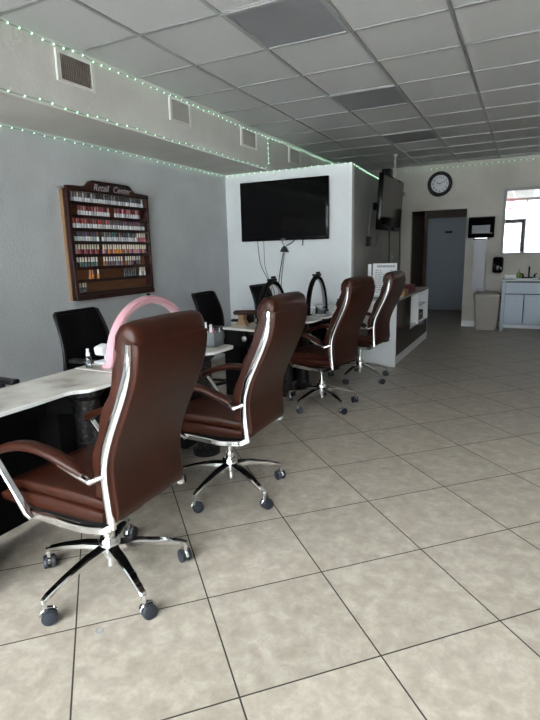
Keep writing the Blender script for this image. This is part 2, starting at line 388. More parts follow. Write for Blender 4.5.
# string lights
bulb_me = None
def string(path, step, label, sag=.012, r=.005):
    global bulb_me
    pts = [Vector(p) for p in path]; L = tag(empty('string_light', pts[0]), label, 'string lights', 'green-white LED string lights')
    D = []; acc = 0
    for a, b_ in zip(pts, pts[1:]):
        seg = (b_-a).length; d_ = acc
        while d_ < seg: D.append(a.lerp(b_, d_/seg)); d_ += step*random.uniform(.88, 1.12)
        acc = d_-seg
    D = [p + Vector((0, 0, random.uniform(-sag, sag*.3))) for p in D]
    P(MB().tube(D, .0022, 5), 'wire', M['wire'], L)
    if bulb_me is None:
        o = MB().ball((0,0,0), r, 8, 6).build('bulb', M['bulb']); bulb_me = o.data; bpy.data.objects.remove(o)
    for p in D[:95]:
        o = bpy.data.objects.new('bulb', bulb_me); COL.objects.link(o); o.parent = L; o.location = p - L.location
o_ = .012
string([(XS+o_, 1.9, H-.015), (XS+o_, 3.2, H-.024), (XS+o_, 5.2, H-.045), (XS+o_, 6.3, H-.035), (XS+o_, 9.6, H-.02)], .092, 'LED string light along the ceiling above the air vents')
string([(XS+o_, 1.9, ZB+.02), (XS+o_, 6.02, ZB+.02)], .11, 'LED string light along the lower edge of the soffit')
string([(XS+o_, 6.0, H-.06), (XS+o_, 6.02, ZB+.05)], .055, 'short vertical LED string light hanging down the soffit face beside the partition')
string([(XL+.02, 1.6, ZB-.02), (XL+.02, 5.98, ZB-.02)], .10, 'LED string light along the grey wall under the soffit')
string([(XL+.04, YP-.015, ZB-.008), (-1.92, YP-.015, ZB+.01)], .085, 'LED string light along the top of the white partition over the television')
string([(xw(YP+.06)+.015, YP+.06, ZB-.01), (xw(9.55)+.015, 9.55, ZB-.02)], .085, 'LED string light along the top of the shaded side wall behind the hanging television')
string([(xw(YE)+.06, YE-.015, H-.075), (.9, YE-.015, H-.05)], .088, 'LED string light along the top of the clock wall')

# ------------------------------------------------------------------ executive chairs (face local -X, hub at origin)
def make_exec():
    root = empty('office_chair')
    SP = cr([(.200,0,.400),(.190,0,.50),(.186,0,.60),(.200,0,.68),(.238,0,.775),(.298,0,.90),(.334,0,.995),(.348,0,1.085)], 4)
    def at_z(z):
        for a, c in zip(SP, SP[1:]):
            if a.z <= z <= c.z: return a.lerp(c, (z-a.z)/(c.z-a.z))
        return SP[-1] if z > SP[-1].z else SP[0]
    def section(p, t, hw, f, rr, n=4):
        nrm = Vector((-t.z, 0, t.x))   # towards the sitter
        q = []
        for cx, cy, a0 in ((hw-rr, f[0]-rr, 0), (-hw+rr, f[0]-rr, 90), (-hw+rr, -f[1]+rr, 180), (hw-rr, -f[1]+rr, 270)):
            for k in range(n+1):
                a = math.radians(a0+90*k/n); q.append(p + Vector((0,1,0))*(cx+rr*math.cos(a)) + nrm*(cy+rr*math.sin(a)))
        return q
    def tang(i): return (SP[min(i+1, len(SP)-1)]-SP[max(i-1, 0)]).normalized()
    # outer back shell
    rings = []; N = len(SP)
    for i in range(1, N):
        p = SP[i]; z = p.z; hw = .198+.006*min(1, max(0, (z-.5)/.5)); k = 1.0
        if i == 1: k = .55
        if i == N-1: k = .9
        rings.append(section(p, tang(i), hw, (.010*k, .036*k), .009*k))
    MB().rings(rings).build('backrest', M['leather'], root, angle=50)
    # front cushion with rolled seams
    rings = []
    for i in range(3, N):
        p = SP[i]; z = p.z; hw = .199+.008*min(1, max(0, (z-.5)/.5))
        pf = .064 + .006*math.sin((z-.45)*PI*2/.16)
        if i == 3: pf = .025
        rings.append(section(p, tang(i), hw, (pf, -.0105), .012))
    MB().rings(rings).build('back_cushion', M['leather'], root, angle=50)
    # headrest roll wrapping over the top
    prof = [(.312,1.0),(.280,1.02),(.264,1.06),(.270,1.11),(.298,1.146),(.338,1.158),(.368,1.142),(.381,1.105),(.380,1.082),(.352,1.078),(.336,1.05),(.328,1.01)]
    rings = []
    cx, cz = .335, 1.085
    for y, s_ in ((-.206,.50),(-.202,.74),(-.190,.90),(-.165,.97),(-.11,1.0),(0,1.02),(.11,1.0),(.165,.97),(.190,.90),(.202,.74),(.206,.50)):
        rings.append([(cx+(x-cx)*s_, y, cz+(z-cz)*s_) for x, z in prof])
    MB().rings(rings).build('headrest', M['leather'], root, angle=60)
    # chrome side rails
    for sg in (-1, 1):
        pts = [Vector((p.x, sg*.2095, p.z)) for p in SP[0:]]
        n = len(pts); wa = [.017 if i < n*.75 else .017-.009*((i-n*.75)/(n*.25)) for i in range(n)]
        # strip: 'side' lies across the rail in the chair's side plane
        mb = MB(); rings = []
        for i, p in enumerate(pts):
            t = tang(i); nrm = Vector((-t.z, 0, t.x)); a = wa[i]; bth = .0085
            q = [(a, -bth), (a, bth*.4), (a*.55, bth), (-a*.55, bth), (-a, bth*.4), (-a, -bth)]
            rings.append([p + nrm*x + Vector((0, sg*y, 0)) for x, y in q])
        mb.rings(rings).build('side_rail', M['chrome'], root, angle=45)
        # seat rail continuing forward and turning up into the arm post
        pts = cr([(.205,sg*.212,.412),(.16,sg*.220,.392),(.05,sg*.228,.383),(-.08,sg*.236,.392),(-.17,sg*.242,.398)], 4)
        MB().strip(pts, (0,1,0), .010, .014).build('seat_rail', M['chrome'], root)
        arm = MB(); pts = cr([(-.385,sg*.252,.598),(-.36,sg*.252,.622),(-.29,sg*.252,.653),(-.20,sg*.252,.678),(-.12,sg*.252,.684),(-.03,sg*.252,.672),(.05,sg*.248,.645),(.115,sg*.244,.615)], 4)
        n = len(pts); wa = [.028*min(1, .55+i*.15, .6+(n-1-i)*.13) for i in range(n)]; wb = [.0165*min(1, .5+i*.2, .5+(n-1-i)*.15) for i in range(n)]
        a_o = arm.strip(pts, (0,1,0), wa, wb, .6).build('armrest', M['leather'], root, angle=60)
        MB().strip([(-.162,sg*.258,.392),(-.19,sg*.260,.408),(-.348,sg*.252,.600)], (0,1,0), .014, .008).build('arm_post', M['chrome'], root)
        mb = MB(); mb.strip([(.02,sg*.248,.637),(.10,sg*.244,.606),(.148,sg*.238,.586)], (0,1,0), .012, .006)
        mb.tube([(.148,sg*.242,.587),(.188,sg*.214,.603)], .010, 10); mb.ball((.148,sg*.240,.587), .013, 10, 8)
        mb.build('arm_bracket', M['chrome'], root)
    # seat: two stacked pads, rolled front
    def seat(prof, hw, name, mtl):
        rings = []
        cx = sum(p[0] for p in prof)/len(prof); cz = sum(p[1] for p in prof)/len(prof)
        for y, s_ in ((-1,.80),(-.985,.94),(-.94,1.0),(-.5,1.02),(0,1.0),(.5,1.02),(.94,1.0),(.985,.94),(1,.80)):
            rings.append([(cx+(x-cx)*(.97+.03*s_), y*hw, cz+(z-cz)*s_) for x, z in prof])
        return MB().rings(rings).build(name, mtl, root, angle=55)
    seat([(.175,.425),(.18,.462),(.10,.466),(-.1,.470),(-.25,.468),(-.34,.455),(-.375,.435),(-.365,.408),(-.3,.405),(-.1,.412),(.1,.415)], .222, 'seat', M['leather'])
    seat([(.172,.468),(.176,.505),(.10,.512),(-.1,.515),(-.24,.512),(-.33,.494),(-.352,.472),(-.30,.470),(-.1,.472),(.1,.470)], .212, 'seat_cushion', M['leather'])
    mb = MB(); mb.prism([(.16,-.20),(.16,.20),(-.30,.20),(-.36,.12),(-.36,-.12),(-.30,-.20)], .385, .412)
    mb.box((-.02,0,.362), (.26,.15,.05), None, .012)
    mb.build('seat_pan', M['black'], root)
    MB().tube([(-.02,.07,.365),(-.02,.20,.360),(-.02,.26,.352)], .006, 8).build('height_lever', M['black'], root)
    # gas lift and hub
    MB().lathe([(0,.335),(.016,.335),(.016,.235),(.026,.235),(.026,.17),(0,.17)], n=18).build('gas_lift', M['chrome'], root)
    MB().lathe([(0,.205),(.036,.205),(.044,.195),(.046,.165),(.044,.135),(.032,.125),(.022,.12),(.022,.075),(0,.072)], n=22).build('hub', M['chrome'], root)
    for k in range(5):
        a = math.radians(-97+72*k); c_, s_ = math.cos(a), math.sin(a); side = (-s_, c_, 0)
        pts = [(c_*r_, s_*r_, z) for r_, z in ((.030,.160),(.12,.152),(.22,.130),(.30,.106),(.318,.098))]
        MB().strip(pts, side, [.024,.022,.018,.015,.012], [.017,.015,.012,.010,.008], .4).build('base_leg', M['chrome'], root)
        cp = Vector((c_*.318, s_*.318, 0)); tw = math.radians([50, 65, 150, 100, 140][k])
        wd = Vector((math.cos(tw), math.sin(tw), 0)); ax = Vector((-wd.y, wd.x, 0)); wc = cp + wd*.014 + Vector((0,0,.030))
        R = Matrix((ax.cross(Vector((0,0,1))), Vector((0,0,1)), ax)).transposed()
        mb = MB()
        for off in (-.015, .015): mb.lathe([(0,-.010),(.020,-.011),(.028,-.009),(.030,-.004),(.030,.004),(.028,.009),(.020,.011),(0,.010)], wc+ax*off, 18, 'Z', R)
        ca = mb.build('caster', M['caster'], root)
        mb = MB(); mb.tube([cp+Vector((0,0,.104)), cp+Vector((0,0,.055)), wc], [.010,.010,.008], 8)
        hood = [(wc + wd*(.034*math.cos(t)) + Vector((0,0,.034*math.sin(t)))) for t in [math.radians(x) for x in range(20, 175, 15)]]
        mb.strip(hood, ax, .006, .004)
        mb.build('caster_fork', M['chrome'], ca)
    for ch in root.children:
        if ch.name.split('.')[0] not in ('gas_lift', 'hub', 'base_leg', 'caster'): ch.data.transform(Matrix.Translation((.048 if ch.name.startswith(('armrest', 'arm_post')) else .033, 0, 0)))
    return root
EX = make_exec()
spots = [(-1.506, 1.447, 0, 'large brown leather office chair nearest the viewer, its whole chrome base in the open'),
         (-1.474, 2.395, 0, 'brown leather office chair second from the viewer, pulled up just past the pink arch lamp'),
         (-1.582, 4.185, math.radians(-12), 'brown leather office chair third from the viewer, beside the arch lamp with clear jar'),
         (-1.55, 5.27, math.radians(-6), 'brown leather office chair farthest back, against the white cabinet end')]
for i, (x, y, rz, lab) in enumerate(spots):
    o = EX if i == 0 else copy_tree(EX)
    o.location = (x, y, 0); o.rotation_euler = (0, 0, rz); tag(o, lab, 'chair', 'brown leather client chairs along the nail tables')

# ------------------------------------------------------------------ black mesh chairs (face local +X)
def make_mesh():
    root = empty('mesh_chair')
    def curve_pt(z): return -.22 - .10*max(0, (z-.55))**1.1*1.6 + .05*math.sin((z-.5)*PI/.5)
    zs = [.50+.475*i/10 for i in range(11)]
    def hw(z): return .235 - .035*((z-.5)/.51)**2
    mb = MB(); rows = [[Vector((curve_pt(z)-.02*(1-abs(t)**2)+.0, t*hw(z), z)) for t in [-1+.25*k for k in range(9)]] for z in zs]
    front = [[mb.bm.verts.new(p) for p in r_] for r_ in rows]; back = [[mb.bm.verts.new(p+Vector((-.006,0,0))) for p in r_] for r_ in rows]
    for S_ in (front, back):
        for a, c in zip(S_, S_[1:]):
            for i in range(8): mb.bm.faces.new((a[i], a[i+1], c[i+1], c[i]))
    mb.build('backrest', M['meshfab'], root)
    loop = [Vector((curve_pt(z), -hw(z), z)) for z in zs] + [Vector((curve_pt(.983)-.012, -hw(.975)*t, .983)) for t in (.9,.5,0,-.5,-.9)] + [Vector((curve_pt(z), hw(z), z)) for z in reversed(zs)]
    loop.append(Vector((curve_pt(.49)-.01, 0, .49))); loop.append(loop[0])
    MB().tube(loop, .014, 8, cap=False).build('back_frame', M['black'], root)
    MB().box((.0,0,.46), (.46,.46,.075), None, .03, 3).build('seat', M['meshfab'], root)
    MB().strip([(-.235,0,.60),(-.27,0,.50),(-.22,0,.42),(-.05,0,.405)], (0,1,0), .035, .012).build('back_support', M['black'], root)
    for sg in (-1, 1):
        MB().box((.02, sg*.262, .682), (.25,.06,.028), None, .012, 3).build('armrest', M['black'], root)
        MB().strip([(.03,sg*.252,.672),(.02,sg*.266,.52),(.01,sg*.22,.43)], (1,0,0), .022, .010).build('arm_post', M['black'], root)
    MB().lathe([(0,.43),(.06,.43),(.06,.40),(.02,.395),(.02,.25),(.028,.25),(.028,.10),(.045,.095),(.045,.07),(0,.07)], n=16).build('gas_lift', M['black'], root)
    for k in range(5):
        a = math.radians(20+72*k); c_, s_ = math.cos(a), math.sin(a)
        MB().strip([(c_*.03, s_*.03, .095), (c_*.17, s_*.17, .085), (c_*.30, s_*.30, .07)], (-s_, c_, 0), [.024,.02,.015], [.014,.012,.01]).build('base_leg', M['black'], root)
        MB().lathe([(0,-.02),(.025,-.02),(.027,0),(.025,.02),(0,.02)], (c_*.295, s_*.295, .0275), 14, 'Z', Matrix((Vector((c_, s_, 0)), Vector((0,0,1)), Vector((-s_, c_, 0)))).transposed()).build('caster', M['black'], root)
    return root
MC = make_mesh()
for i, (x, y, rz, lab) in enumerate([(-2.62, 2.69, math.radians(2), 'black mesh chair behind the pink arch lamp'), (-2.62, 4.34, math.radians(3), 'black mesh chair left of the brown hand rest, under the partition corner'),
        (-2.62, 5.52, math.radians(-2), 'black mesh chair below the television cables'), (-2.68, 1.60, 0, 'black mesh chair at the left picture edge, only one armrest showing')]):
    o = MC if i == 0 else copy_tree(MC)
    o.location = (x, y, 0); o.rotation_euler = (0, 0, rz); tag(o, lab, 'chair', 'black mesh chairs on the wall side of the tables')

# ------------------------------------------------------------------ nail tables
def arc(cx, cy, r, a0, a1, n=5): return [(cx+r*math.cos(math.radians(a0+(a1-a0)*k/n)), cy+r*math.sin(math.radians(a0+(a1-a0)*k/n))) for k in range(n+1)]
def nail_table(y0, y1, xf, xb, lab, colx, skew=0, knob=False, lobe=.40, cin=.16):
    t = tag(empty('manicure_table', ((xf+xb)/2, (y0+y1)/2, 0)), lab, 'manicure table', 'marble-topped manicure tables')
    xr_ = xf-.068; L = lobe
    poly = [(xb, y0+skew)] + arc(xf-.07, y0+.07, .07, 270, 360) 
    poly += [(xf, y0+L-.10), (xf-.008, y0+L-.06), (xf-.035, y0+L-.03), (xr_+.008, y0+L-.005), (xr_, y0+L+.03)]
    poly += [(xr_+.006, (y0+y1)/2)]
    poly += [(xr_, y1-L-.03), (xr_+.008, y1-L+.005), (xf-.035, y1-L+.03), (xf-.008, y1-L+.06), (xf, y1-L+.10)]
    poly += arc(xf-.07, y1-.07, .07, 0, 90) + [(xb, y1)]
    top = P(MB().prism(poly, .731, .75), 'tabletop', M['marble'], t, smooth=False, bevel=.004)
    edge_poly = [(x+(0.0035 if x > xb+.01 else 0), y+(.0035 if y > (y0+y1)/2 else -.0035)) for x, y in poly]
    P(MB().prism(edge_poly, .7325, .7475), 'top_lit_edge', M['marble_lit'], t, smooth=False)
    b = MB(); b.lo(xb+.03, xb+.055, y0+.06, y1-.06, .05, .7308)
    P(b, 'back_panel', M['blackmatte'], t, smooth=False)
    ap = [(xb+.05, y0+.05), (colx-.02, y0+.05), (colx-.02, y0+.28), (colx-.13, y0+.34), (colx-.13, y1-.34), (colx-.02, y1-.28), (colx-.02, y1-.05), (xb+.05, y1-.05)]
    P(MB().prism(ap, .60, .7308), 'apron', M['blackmatte'], t, smooth=False)
    for c in (y0+cin, y1-cin):
        P(MB().lo(xb+.055, colx-.085, c-.115, c+.115, .05, .60, .004), 'drawer_pedestal', M['blackmatte'], t, smooth=False)
        b = MB().lathe([(0,0),(.095,0),(.095,.03),(.066,.045),(.063,.10),(.063,.44),(.069,.445),(.069,.455),(.063,.46),(.063,.66),(.09,.69),(.09,.7308),(0,.7308)], (colx, c, 0), 24)
        P(b, 'column', M['glitter'], t)
    if knob:
        for x, z in ((-2.055,.672), (-2.055,.45)):
            P(MB().lathe([(0,0),(.008,0),(.008,-.014),(.021,-.02),(.023,-.03),(.015,-.038),(0,-.04)], (x, y0+.05 if z > .6 else y0+.045, z), 16, 'Y'), 'drawer_knob', M['steel'], t)
    return t
nail_table(.86, 2.02, -1.815, -2.25, 'marble-topped manicure table nearest the viewer, reaching the left edge of the picture', -1.96, cin=.20, lobe=.37)
nail_table(2.04, 2.985, -1.750, -2.26, 'marble-topped manicure table carrying the pink arch lamp', -1.93, lobe=.34)
nail_table(3.615, 4.560, -1.700, -2.30, 'marble-topped manicure table with the brown hand rest on it', -2.03, skew=.09, knob=True, lobe=.34)
nail_table(4.585, 5.80, -1.680, -2.27, 'marble-topped manicure table farthest back, by the white partition', -2.0)

# things on the tables -------------------------------------------------------
def arch_lamp(cx, cy, half, hgt, ang, m, m2, w, th, lab, clip):
    L = tag(empty('arch_lamp', (cx, cy, .75), ang), lab, 'lamp')
    P_ = [(0, half*math.cos(t), hgt*math.sin(t)+.012) for t in [PI*k/28 for k in range(29)]]
    MB().strip(P_, (1,0,0), w, th, .45).build('arch', m, L)
    inn = [(0, (half-th*1.05)*math.cos(t), (hgt-th*1.05)*math.sin(t)+.014) for t in [PI*(k+1)/28 for k in range(27)]]
    MB().strip(inn, (1,0,0), w*.6, .004, .3).build('light_strip', m2, L)
    for sg in (-1, 1): MB().box((0, sg*half, .008), (w*2.6, th*3.2, .016), None, .005).build('foot', m, L)
    if clip == 'big':
        mb = MB(); mb.box((0,0,hgt+.034), (w*2.2,.12,.022), None, .005); mb.box((0,.03,hgt+.055), (w*1.4,.05,.022), None, .005)
        mb.build('phone_clip', M['black'], L)
    else: MB().ball((0.0,0,hgt+.02+th), .011, 10, 8, (1.3,1.3,.7)).build('phone_clip', M['black'], L)
    return L
arch_lamp(-2.075, 2.495, .365, .338, 0, M['pink'], M['pinkpale'], .026, .022, 'pink arch-shaped manicure lamp rising over the nearest chair', 'small')
arch_lamp(-2.10, 4.275, .27, .335, 0, M['blackgloss'], M['steel'], .022, .02, 'black arch lamp just behind the second brown chair, below the cables', 'big')
arch_lamp(-1.885, 4.86, .20, .352, math.radians(-5), M['blackgloss'], M['steel'], .022, .02, 'black arch lamp beside the clear jar, between second and third brown chairs', 'big')
# spray bottle
s = tag(empty('spray_bottle', (-2.185, 2.072, .75)), 'small clear bottle with white pump cap left of the pink lamp', 'bottle')
MB().lathe([(0,0),(.016,0),(.018,.004),(.018,.055),(.010,.066),(.010,.07),(0,.07)], n=16).build('bottle_body', M['clear'], s)
MB().lathe([(0,.068),(.011,.068),(.011,.085),(.006,.088),(.008,.092),(.008,.108),(0,.109)], n=14).build('cap', M['whitepl'], s)
# white box leaning by the lamp foot
w = tag(empty('curing_lamp', (-2.20, 2.20, .75)), 'small white curing lamp with rounded hood by the left foot of the pink lamp', 'nail lamp')
mb = MB(); mb.box((0,0,.08), (.07,.075,.055), Matrix.Rotation(math.radians(12), 3, 'X'), .014, 3); mb.build('hood', M['whitepl'], w)
MB().box((0,.0,.008), (.075,.08,.014), None, .005).build('base', M['whitepl'], w)
MB().box((0,.028,.035), (.03,.012,.05), None, .004).build('stand', M['whitepl'], w)
# crumpled clear bag
mb = MB(); random.seed(3)
q = bmesh.ops.create_icosphere(mb.bm, subdivisions=2, radius=.05)
for v_ in q['verts']:
    k = random.uniform(.7, 1.15); v_.co = Vector((v_.co.x*k*.9, v_.co.y*k*1.25, max(-.024, v_.co.z*k*.5)))
bg = mb.build('plastic_bag', M['clear'], smooth=False); bg.location = (-1.985, 2.13, .775); tag(bg, 'crumpled clear plastic bag at the foot of the pink lamp', 'plastic bag')
# pencil-thin white cable across the joint of the tables
tag(MB().tube(cr([(-2.24,2.12,.754),(-2.16,2.15,.754),(-2.12,2.20,.754),(-2.06,2.19,.754),(-2.03,2.25,.754)],5), .003, 6).build('hanging_cable', M['cablewhite']), 'thin white cord curled in front of the small clear bottle', 'cord')
# organiser with bottles and pens
og = tag(empty('desk_organizer', (-1.900, 2.912, .75)), 'grey mesh organizer on the corner of the second manicure table', 'organizer')
mb = MB()
for sx, sy, lx, ly in ((-.058,0,.004,.12),(.058,0,.004,.12),(0,-.058,.12,.004),(0,.058,.12,.004)): mb.lo(sx-lx/2, sx+lx/2, sy-ly/2, sy+ly/2, 0, .095)
mb.build('basket_wall', M['acry'], og, smooth=False); MB().lo(-.06,.06,-.06,.06,0,.005).build('base', M['acry'], og, smooth=False)
MB().lo(-.056,.056,-.002,.002,.005,.085).build('divider', M['acry'], og, smooth=False)
def vial(name, loc, r_, h_, m1, m2, lab, hc=.4):
    v_ = tag(empty(name, loc), lab, 'bottle')
    z = h_*(1-hc); MB().lathe([(0,0),(r_,0),(r_*1.04,.004),(r_*1.04,z-.008),(r_*.62,z),(0,z)], n=14).build('bottle_body', m1, v_)
    MB().lathe([(0,z),(r_*.6,z),(r_*.5,h_),(0,h_)], n=12).build('cap', m2, v_); return v_
vial('polish_bottle', (-1.918,2.934,.756), .018, .135, M['orange'], M['whitepl'], 'red-orange bottle with white cap standing in the grey organizer')
vial('glue_bottle', (-1.932,2.892,.756), .017, .155, M['whitepl'], M['whitepl'], 'tall white bottle standing in the grey organizer')
for k, (dx, dy, tx, ty, mm, lab) in enumerate(((-.03,.03,.02,-.015,'rose','pink-handled nail brush leaning in the grey organizer'),(.0,.035,.012,.02,'dark','dark-handled nail brush leaning in the grey organizer'),(.035,.03,.006,.012,'silver','silver nail file brush at the right of the grey organizer'))):
    a = Vector((-1.885+dx*.8, 2.905+dy, .757)); c = a + Vector((tx, ty*.6, .135))
    pn = tag(empty('nail_brush', a), lab, 'brush')
    MB().tube([(0,0,0), (c-a)*.85], .004, 8).build('handle', M[mm], pn); MB().tube([(c-a)*.85, c-a], [.004,.001], 8).build('bristle_tip', M['ink'], pn)
# hand rest and small black device on the third table
hr = tag(empty('hand_rest', (-2.20, 3.875, .75)), 'brown padded hand rest on a tan wooden foot, left on the third manicure table', 'hand rest')
MB().box((.05,.03,.108), (.27,.085,.038), Matrix.Rotation(math.radians(22), 3, 'Z'), .017, 3).build('pad', M['leather'], hr)
MB().rings([[(x*.052, y*.036, 0) for x, y in ((-1,-1),(1,-1),(1,1),(-1,1))], [(x*.022, y*.028, .05) for x, y in ((-1,-1),(1,-1),(1,1),(-1,1))], [(x*.028, y*.03, .09) for x, y in ((-1,-1),(1,-1),(1,1),(-1,1))]]).build('foot', M['twood'], hr, smooth=False)
dv = tag(empty('nail_drill', (-2.235, 4.03, .75)), 'small black nail drill unit beside the brown hand rest', 'nail drill')
MB().box((0,0,.04), (.10,.10,.08), None, .012).build('housing', M['black'], dv); MB().lathe([(0,0),(.014,0),(.012,.014),(0,.015)], (.025,-.02,.08), 14).build('dial', M['steel'], dv)
MB().box((-.02,.02,.088), (.06,.03,.016), None, .006).build('handpiece_cradle', M['black'], dv)
# jar, bowl, black bottle on the last table
jr = tag(empty('glass_jar', (-1.80, 4.74, .75)), 'clear round jar on the front edge of the farthest manicure table', 'jar')
MB().lathe([(0,.002),(.045,.002),(.055,.02),(.055,.075),(.058,.08),(.052,.08),(.050,.022),(.04,.008),(0,.008)], n=22).build('jar_body', M['clear'], jr)
MB().lathe([(0,0),(.05,0),(.05,.003),(0,.003)], n=20).build('base', M['whitepl'], jr)
wb = tag(empty('bowl', (-1.98, 4.83, .75)), 'white soaking bowl inside the black arch lamp beside the clear jar', 'bowl')
MB().lathe([(0,0),(.05,0),(.075,.05),(.08,.065),(.073,.062),(.05,.012),(0,.01)], n=22).build('bowl_body', M['whitepl'], wb)
vial('polish_bottle', (-1.905, 5.57, .75), .02, .085, M['ink'], M['ink'], 'small black bottle near the far end of the last manicure table')
# dark lamp at the left edge of the picture
ul = tag(empty('nail_dryer', (-2.01, 1.245, .75)), 'black nail dryer at the left edge of the picture on the nearest marble top', 'nail dryer')
MB().box((0,0,.025), (.15,.17,.05), None, .012).build('housing', M['black'], ul); MB().lo(.0751,.0755,-.06,.06,.008,.036).build('hand_slot', M['slotdark'], ul, smooth=False)

# ------------------------------------------------------------------ polish rack on the grey wall
RX = XL; y0, y1, z0, z1 = 3.295, 4.355, .985, 1.962
rk = tag(empty('polish_rack', (RX, (y0+y1)/2, z0)), 'dark mahogany wall rack with a scalloped crest holding rows of nail polish', 'wall rack')
P(MB().lo(RX, RX+.012, y0+.02, y1-.02, z0+.02, z1-.01), 'back_panel', M['mwood'], rk, smooth=False)
P(MB().lo(RX, RX+.085, y0, y0+.032, z0, z1-.02, .003), 'side_panel', M['dwood'], rk, smooth=False)
P(MB().lo(RX, RX+.085, y1-.032, y1, z0, z1-.02, .003), 'side_panel', M['dwood'], rk, smooth=False)
P(MB().lo(RX, RX+.035, y0-.003, y0, z0, z1-.02), 'side_lit_strip', M['twood'], rk, smooth=False)  # tan strip paints the window light on this side edge
yc = (y0+y1)/2
crest = [(y0, z1-.035), (y0, z1+.005), (y0+.20, z1+.012), (y0+.235, z1+.03), (y0+.265, z1+.060), (y0+.30, z1+.072), (y1-.30, z1+.072), (y1-.265, z1+.060), (y1-.235, z1+.03), (y1-.20, z1+.012), (y1, z1+.005), (y1, z1-.035)]
P(MB().prism(crest, RX+.062, RX+.090, lambda a, c, h_: (h_, a, c)), 'crest', M['dwood'], rk, smooth=False)
P(MB().lo(RX, RX+.092, y0, y1, z0, z0+.045, .003), 'base_board', M['dwood'], rk, smooth=False)
zs = [1.836-.112*k for k in range(8)]
for z in zs:
    b = MB(); b.lo(RX, RX+.080, y0+.032, y1-.032, z-.010, z); b.lo(RX+.076, RX+.084, y0+.032, y1-.032, z-.024, z+.005)
    P(b, 'shelf', M['dwood'], rk, smooth=False)
for wd_, dy in (('Retail', -.13), ('Center', .14)):
    o = text('lettering', wd_, M['silver'], .083, basis((RX+.0905, yc+dy, z1-.012), (0,1,0), (0,0,1)), None, .35)
    o.parent = rk; o.matrix_parent_inverse = Matrix.Translation(rk.location).inverted()
bb = MB().lathe([(0,0),(.0118,0),(.0128,.003),(.0128,.040),(.008,.046),(0,.046)], n=10).build('bottle_tmp', M['pale'])
cb = MB().lathe([(0,.046),(.0085,.046),(.0072,.088),(0,.089)], n=10).build('cap_tmp', M['dark'])
meB, meC = bb.data, cb.data; bpy.data.objects.remove(bb); bpy.data.objects.remove(cb)
cache = {}
def me_for(base, nm):
    k = (base.name, nm)
    if k not in cache: c = base.copy(); c.materials.clear(); c.materials.append(M[nm]); cache[k] = c
    return cache[k]
W = y1-y0-.08; NS = 30; pitch = W/NS
def row(spec):   # spec: list of (slot, cap, body)
    return spec
random.seed(11)
R_ = random.choice
rows = [
  [(i, R_(['dark','grey','dark','silver']), R_(['pale','silver','pale'])) for i in range(30)],
  [(i, R_(['rose','pinkpol','rose','maroon','pinkpol']), R_(['pale','pale','silver'])) for i in list(range(3,15))+list(range(17,28))],
  [(i, (R_(['maroon','red','maroon','rose']) if i < 15 else R_(['purple','dark','rose','dark','purple'])), R_(['pale','silver','pale'])) for i in range(30)],
  [(i, (R_(['dark','purple','dark']) if i < 10 else R_(['dark','green','grey','teal'])), R_(['pale','silver'])) for i in list(range(0,10))+list(range(11,26))] + [(i,'cream','rose') for i in (26,27,28,29)],
  [(i, 'cream', (R_(['rose','red','pinkpol','maroon']) if i < 11 else R_(['orange','rose','brownish','pinkpol','purple']))) for i in list(range(0,10))+list(range(11,30))],
  [(i, R_(['cream','pale','cream']), (R_(['teal','green','dark']) if i < 10 else R_(['dark','brownish','grey','purple']))) for i in list(range(0,9))+list(range(11,19))+list(range(20,27))],
  [(5,'orange','orange'),(6,'brownish','orange'),(8,'cream','orange')] + [(i,'dark','dark') for i in range(19,25)] + [(26,'cream','pale'),(27,'cream','grey'),(28,'cream','pale')],
  [(0,'cream','dark'),(1,'cream','grey'),(2,'cream','dark'),(3,'cream','green')],
]
cname = dict(dark='black', grey='grey', silver='silver', rose='rose', pinkpol='pink', maroon='dark red', red='red', purple='purple', green='green', teal='teal', cream='cream', pale='white', orange='orange', brownish='brown')
rown = ['top', 'second', 'third', 'fourth', 'fifth', 'sixth', 'seventh', 'bottom']
def ordn(n): return 'leftmost' if n == 1 else '%d%s from left' % (n, {1:'st',2:'nd',3:'rd'}.get(n % 10 if n % 100 not in (11,12,13) else 0, 'th'))
for rI, spec in enumerate(rows):
    for n, (i, cp, bd) in enumerate(sorted(spec)):
        o = bpy.data.objects.new('nail_polish', me_for(meB, bd)); COL.objects.link(o)
        o.location = (RX+.045+random.uniform(-.004,.004), y0+.04+pitch*(i+.5), zs[rI]+.0005)
        tag(o, '%s nail polish, %s cap, %s in %s row of wall rack' % (cname[bd], cname[cp], ordn(n+1), rown[rI]), 'nail polish', 'nail polish in the %s row of the wall rack' % rown[rI])
        c = bpy.data.objects.new('cap', me_for(meC, cp)); COL.objects.link(c); c.parent = o

# ------------------------------------------------------------------ televisions
tv = tag(empty('television', (-2.77, YP, 1.5)), 'large black flat television on the white partition wall', 'television')
P(MB().lo(-3.368, -2.170, YP-.075, YP-.03, 1.513, 2.243, .006), 'bezel', M['blackgloss'], tv)
P(MB().lo(-3.335, -2.203, YP-.0762, YP-.075, 1.556, 2.212), 'screen', M['screen'], tv, smooth=False)
P(MB().lo(-3.05, -2.49, YP-.03, YP-.003, 1.65, 2.1), 'wall_bracket', M['black'], tv, smooth=False)
P(MB().lo(-2.80, -2.74, YP-.0765, YP-.075, 1.526, 1.536), 'logo_plate', M['silver'], tv, smooth=False)
t2 = tag(empty('television', (-1.66, 6.85, 1.6)), 'dark television seen side-on, hung from a bracket on the shaded side wall', 'television')
RT = Matrix.Rotation(math.radians(3), 3, 'Y')
def tvbox(c, size, name, m, bev=0):
    P(MB().box((Vector((-1.64,6.87,1.94)) + RT @ Vector(c)), size, RT, bev), name, m, t2, smooth=bool(bev))
tvbox((0,0,0), (.055,1.12,.66), 'bezel', M['blackgloss'], .006)
tvbox((.0281,0,.012), (.0012,1.06,.585), 'screen', M['screen'])
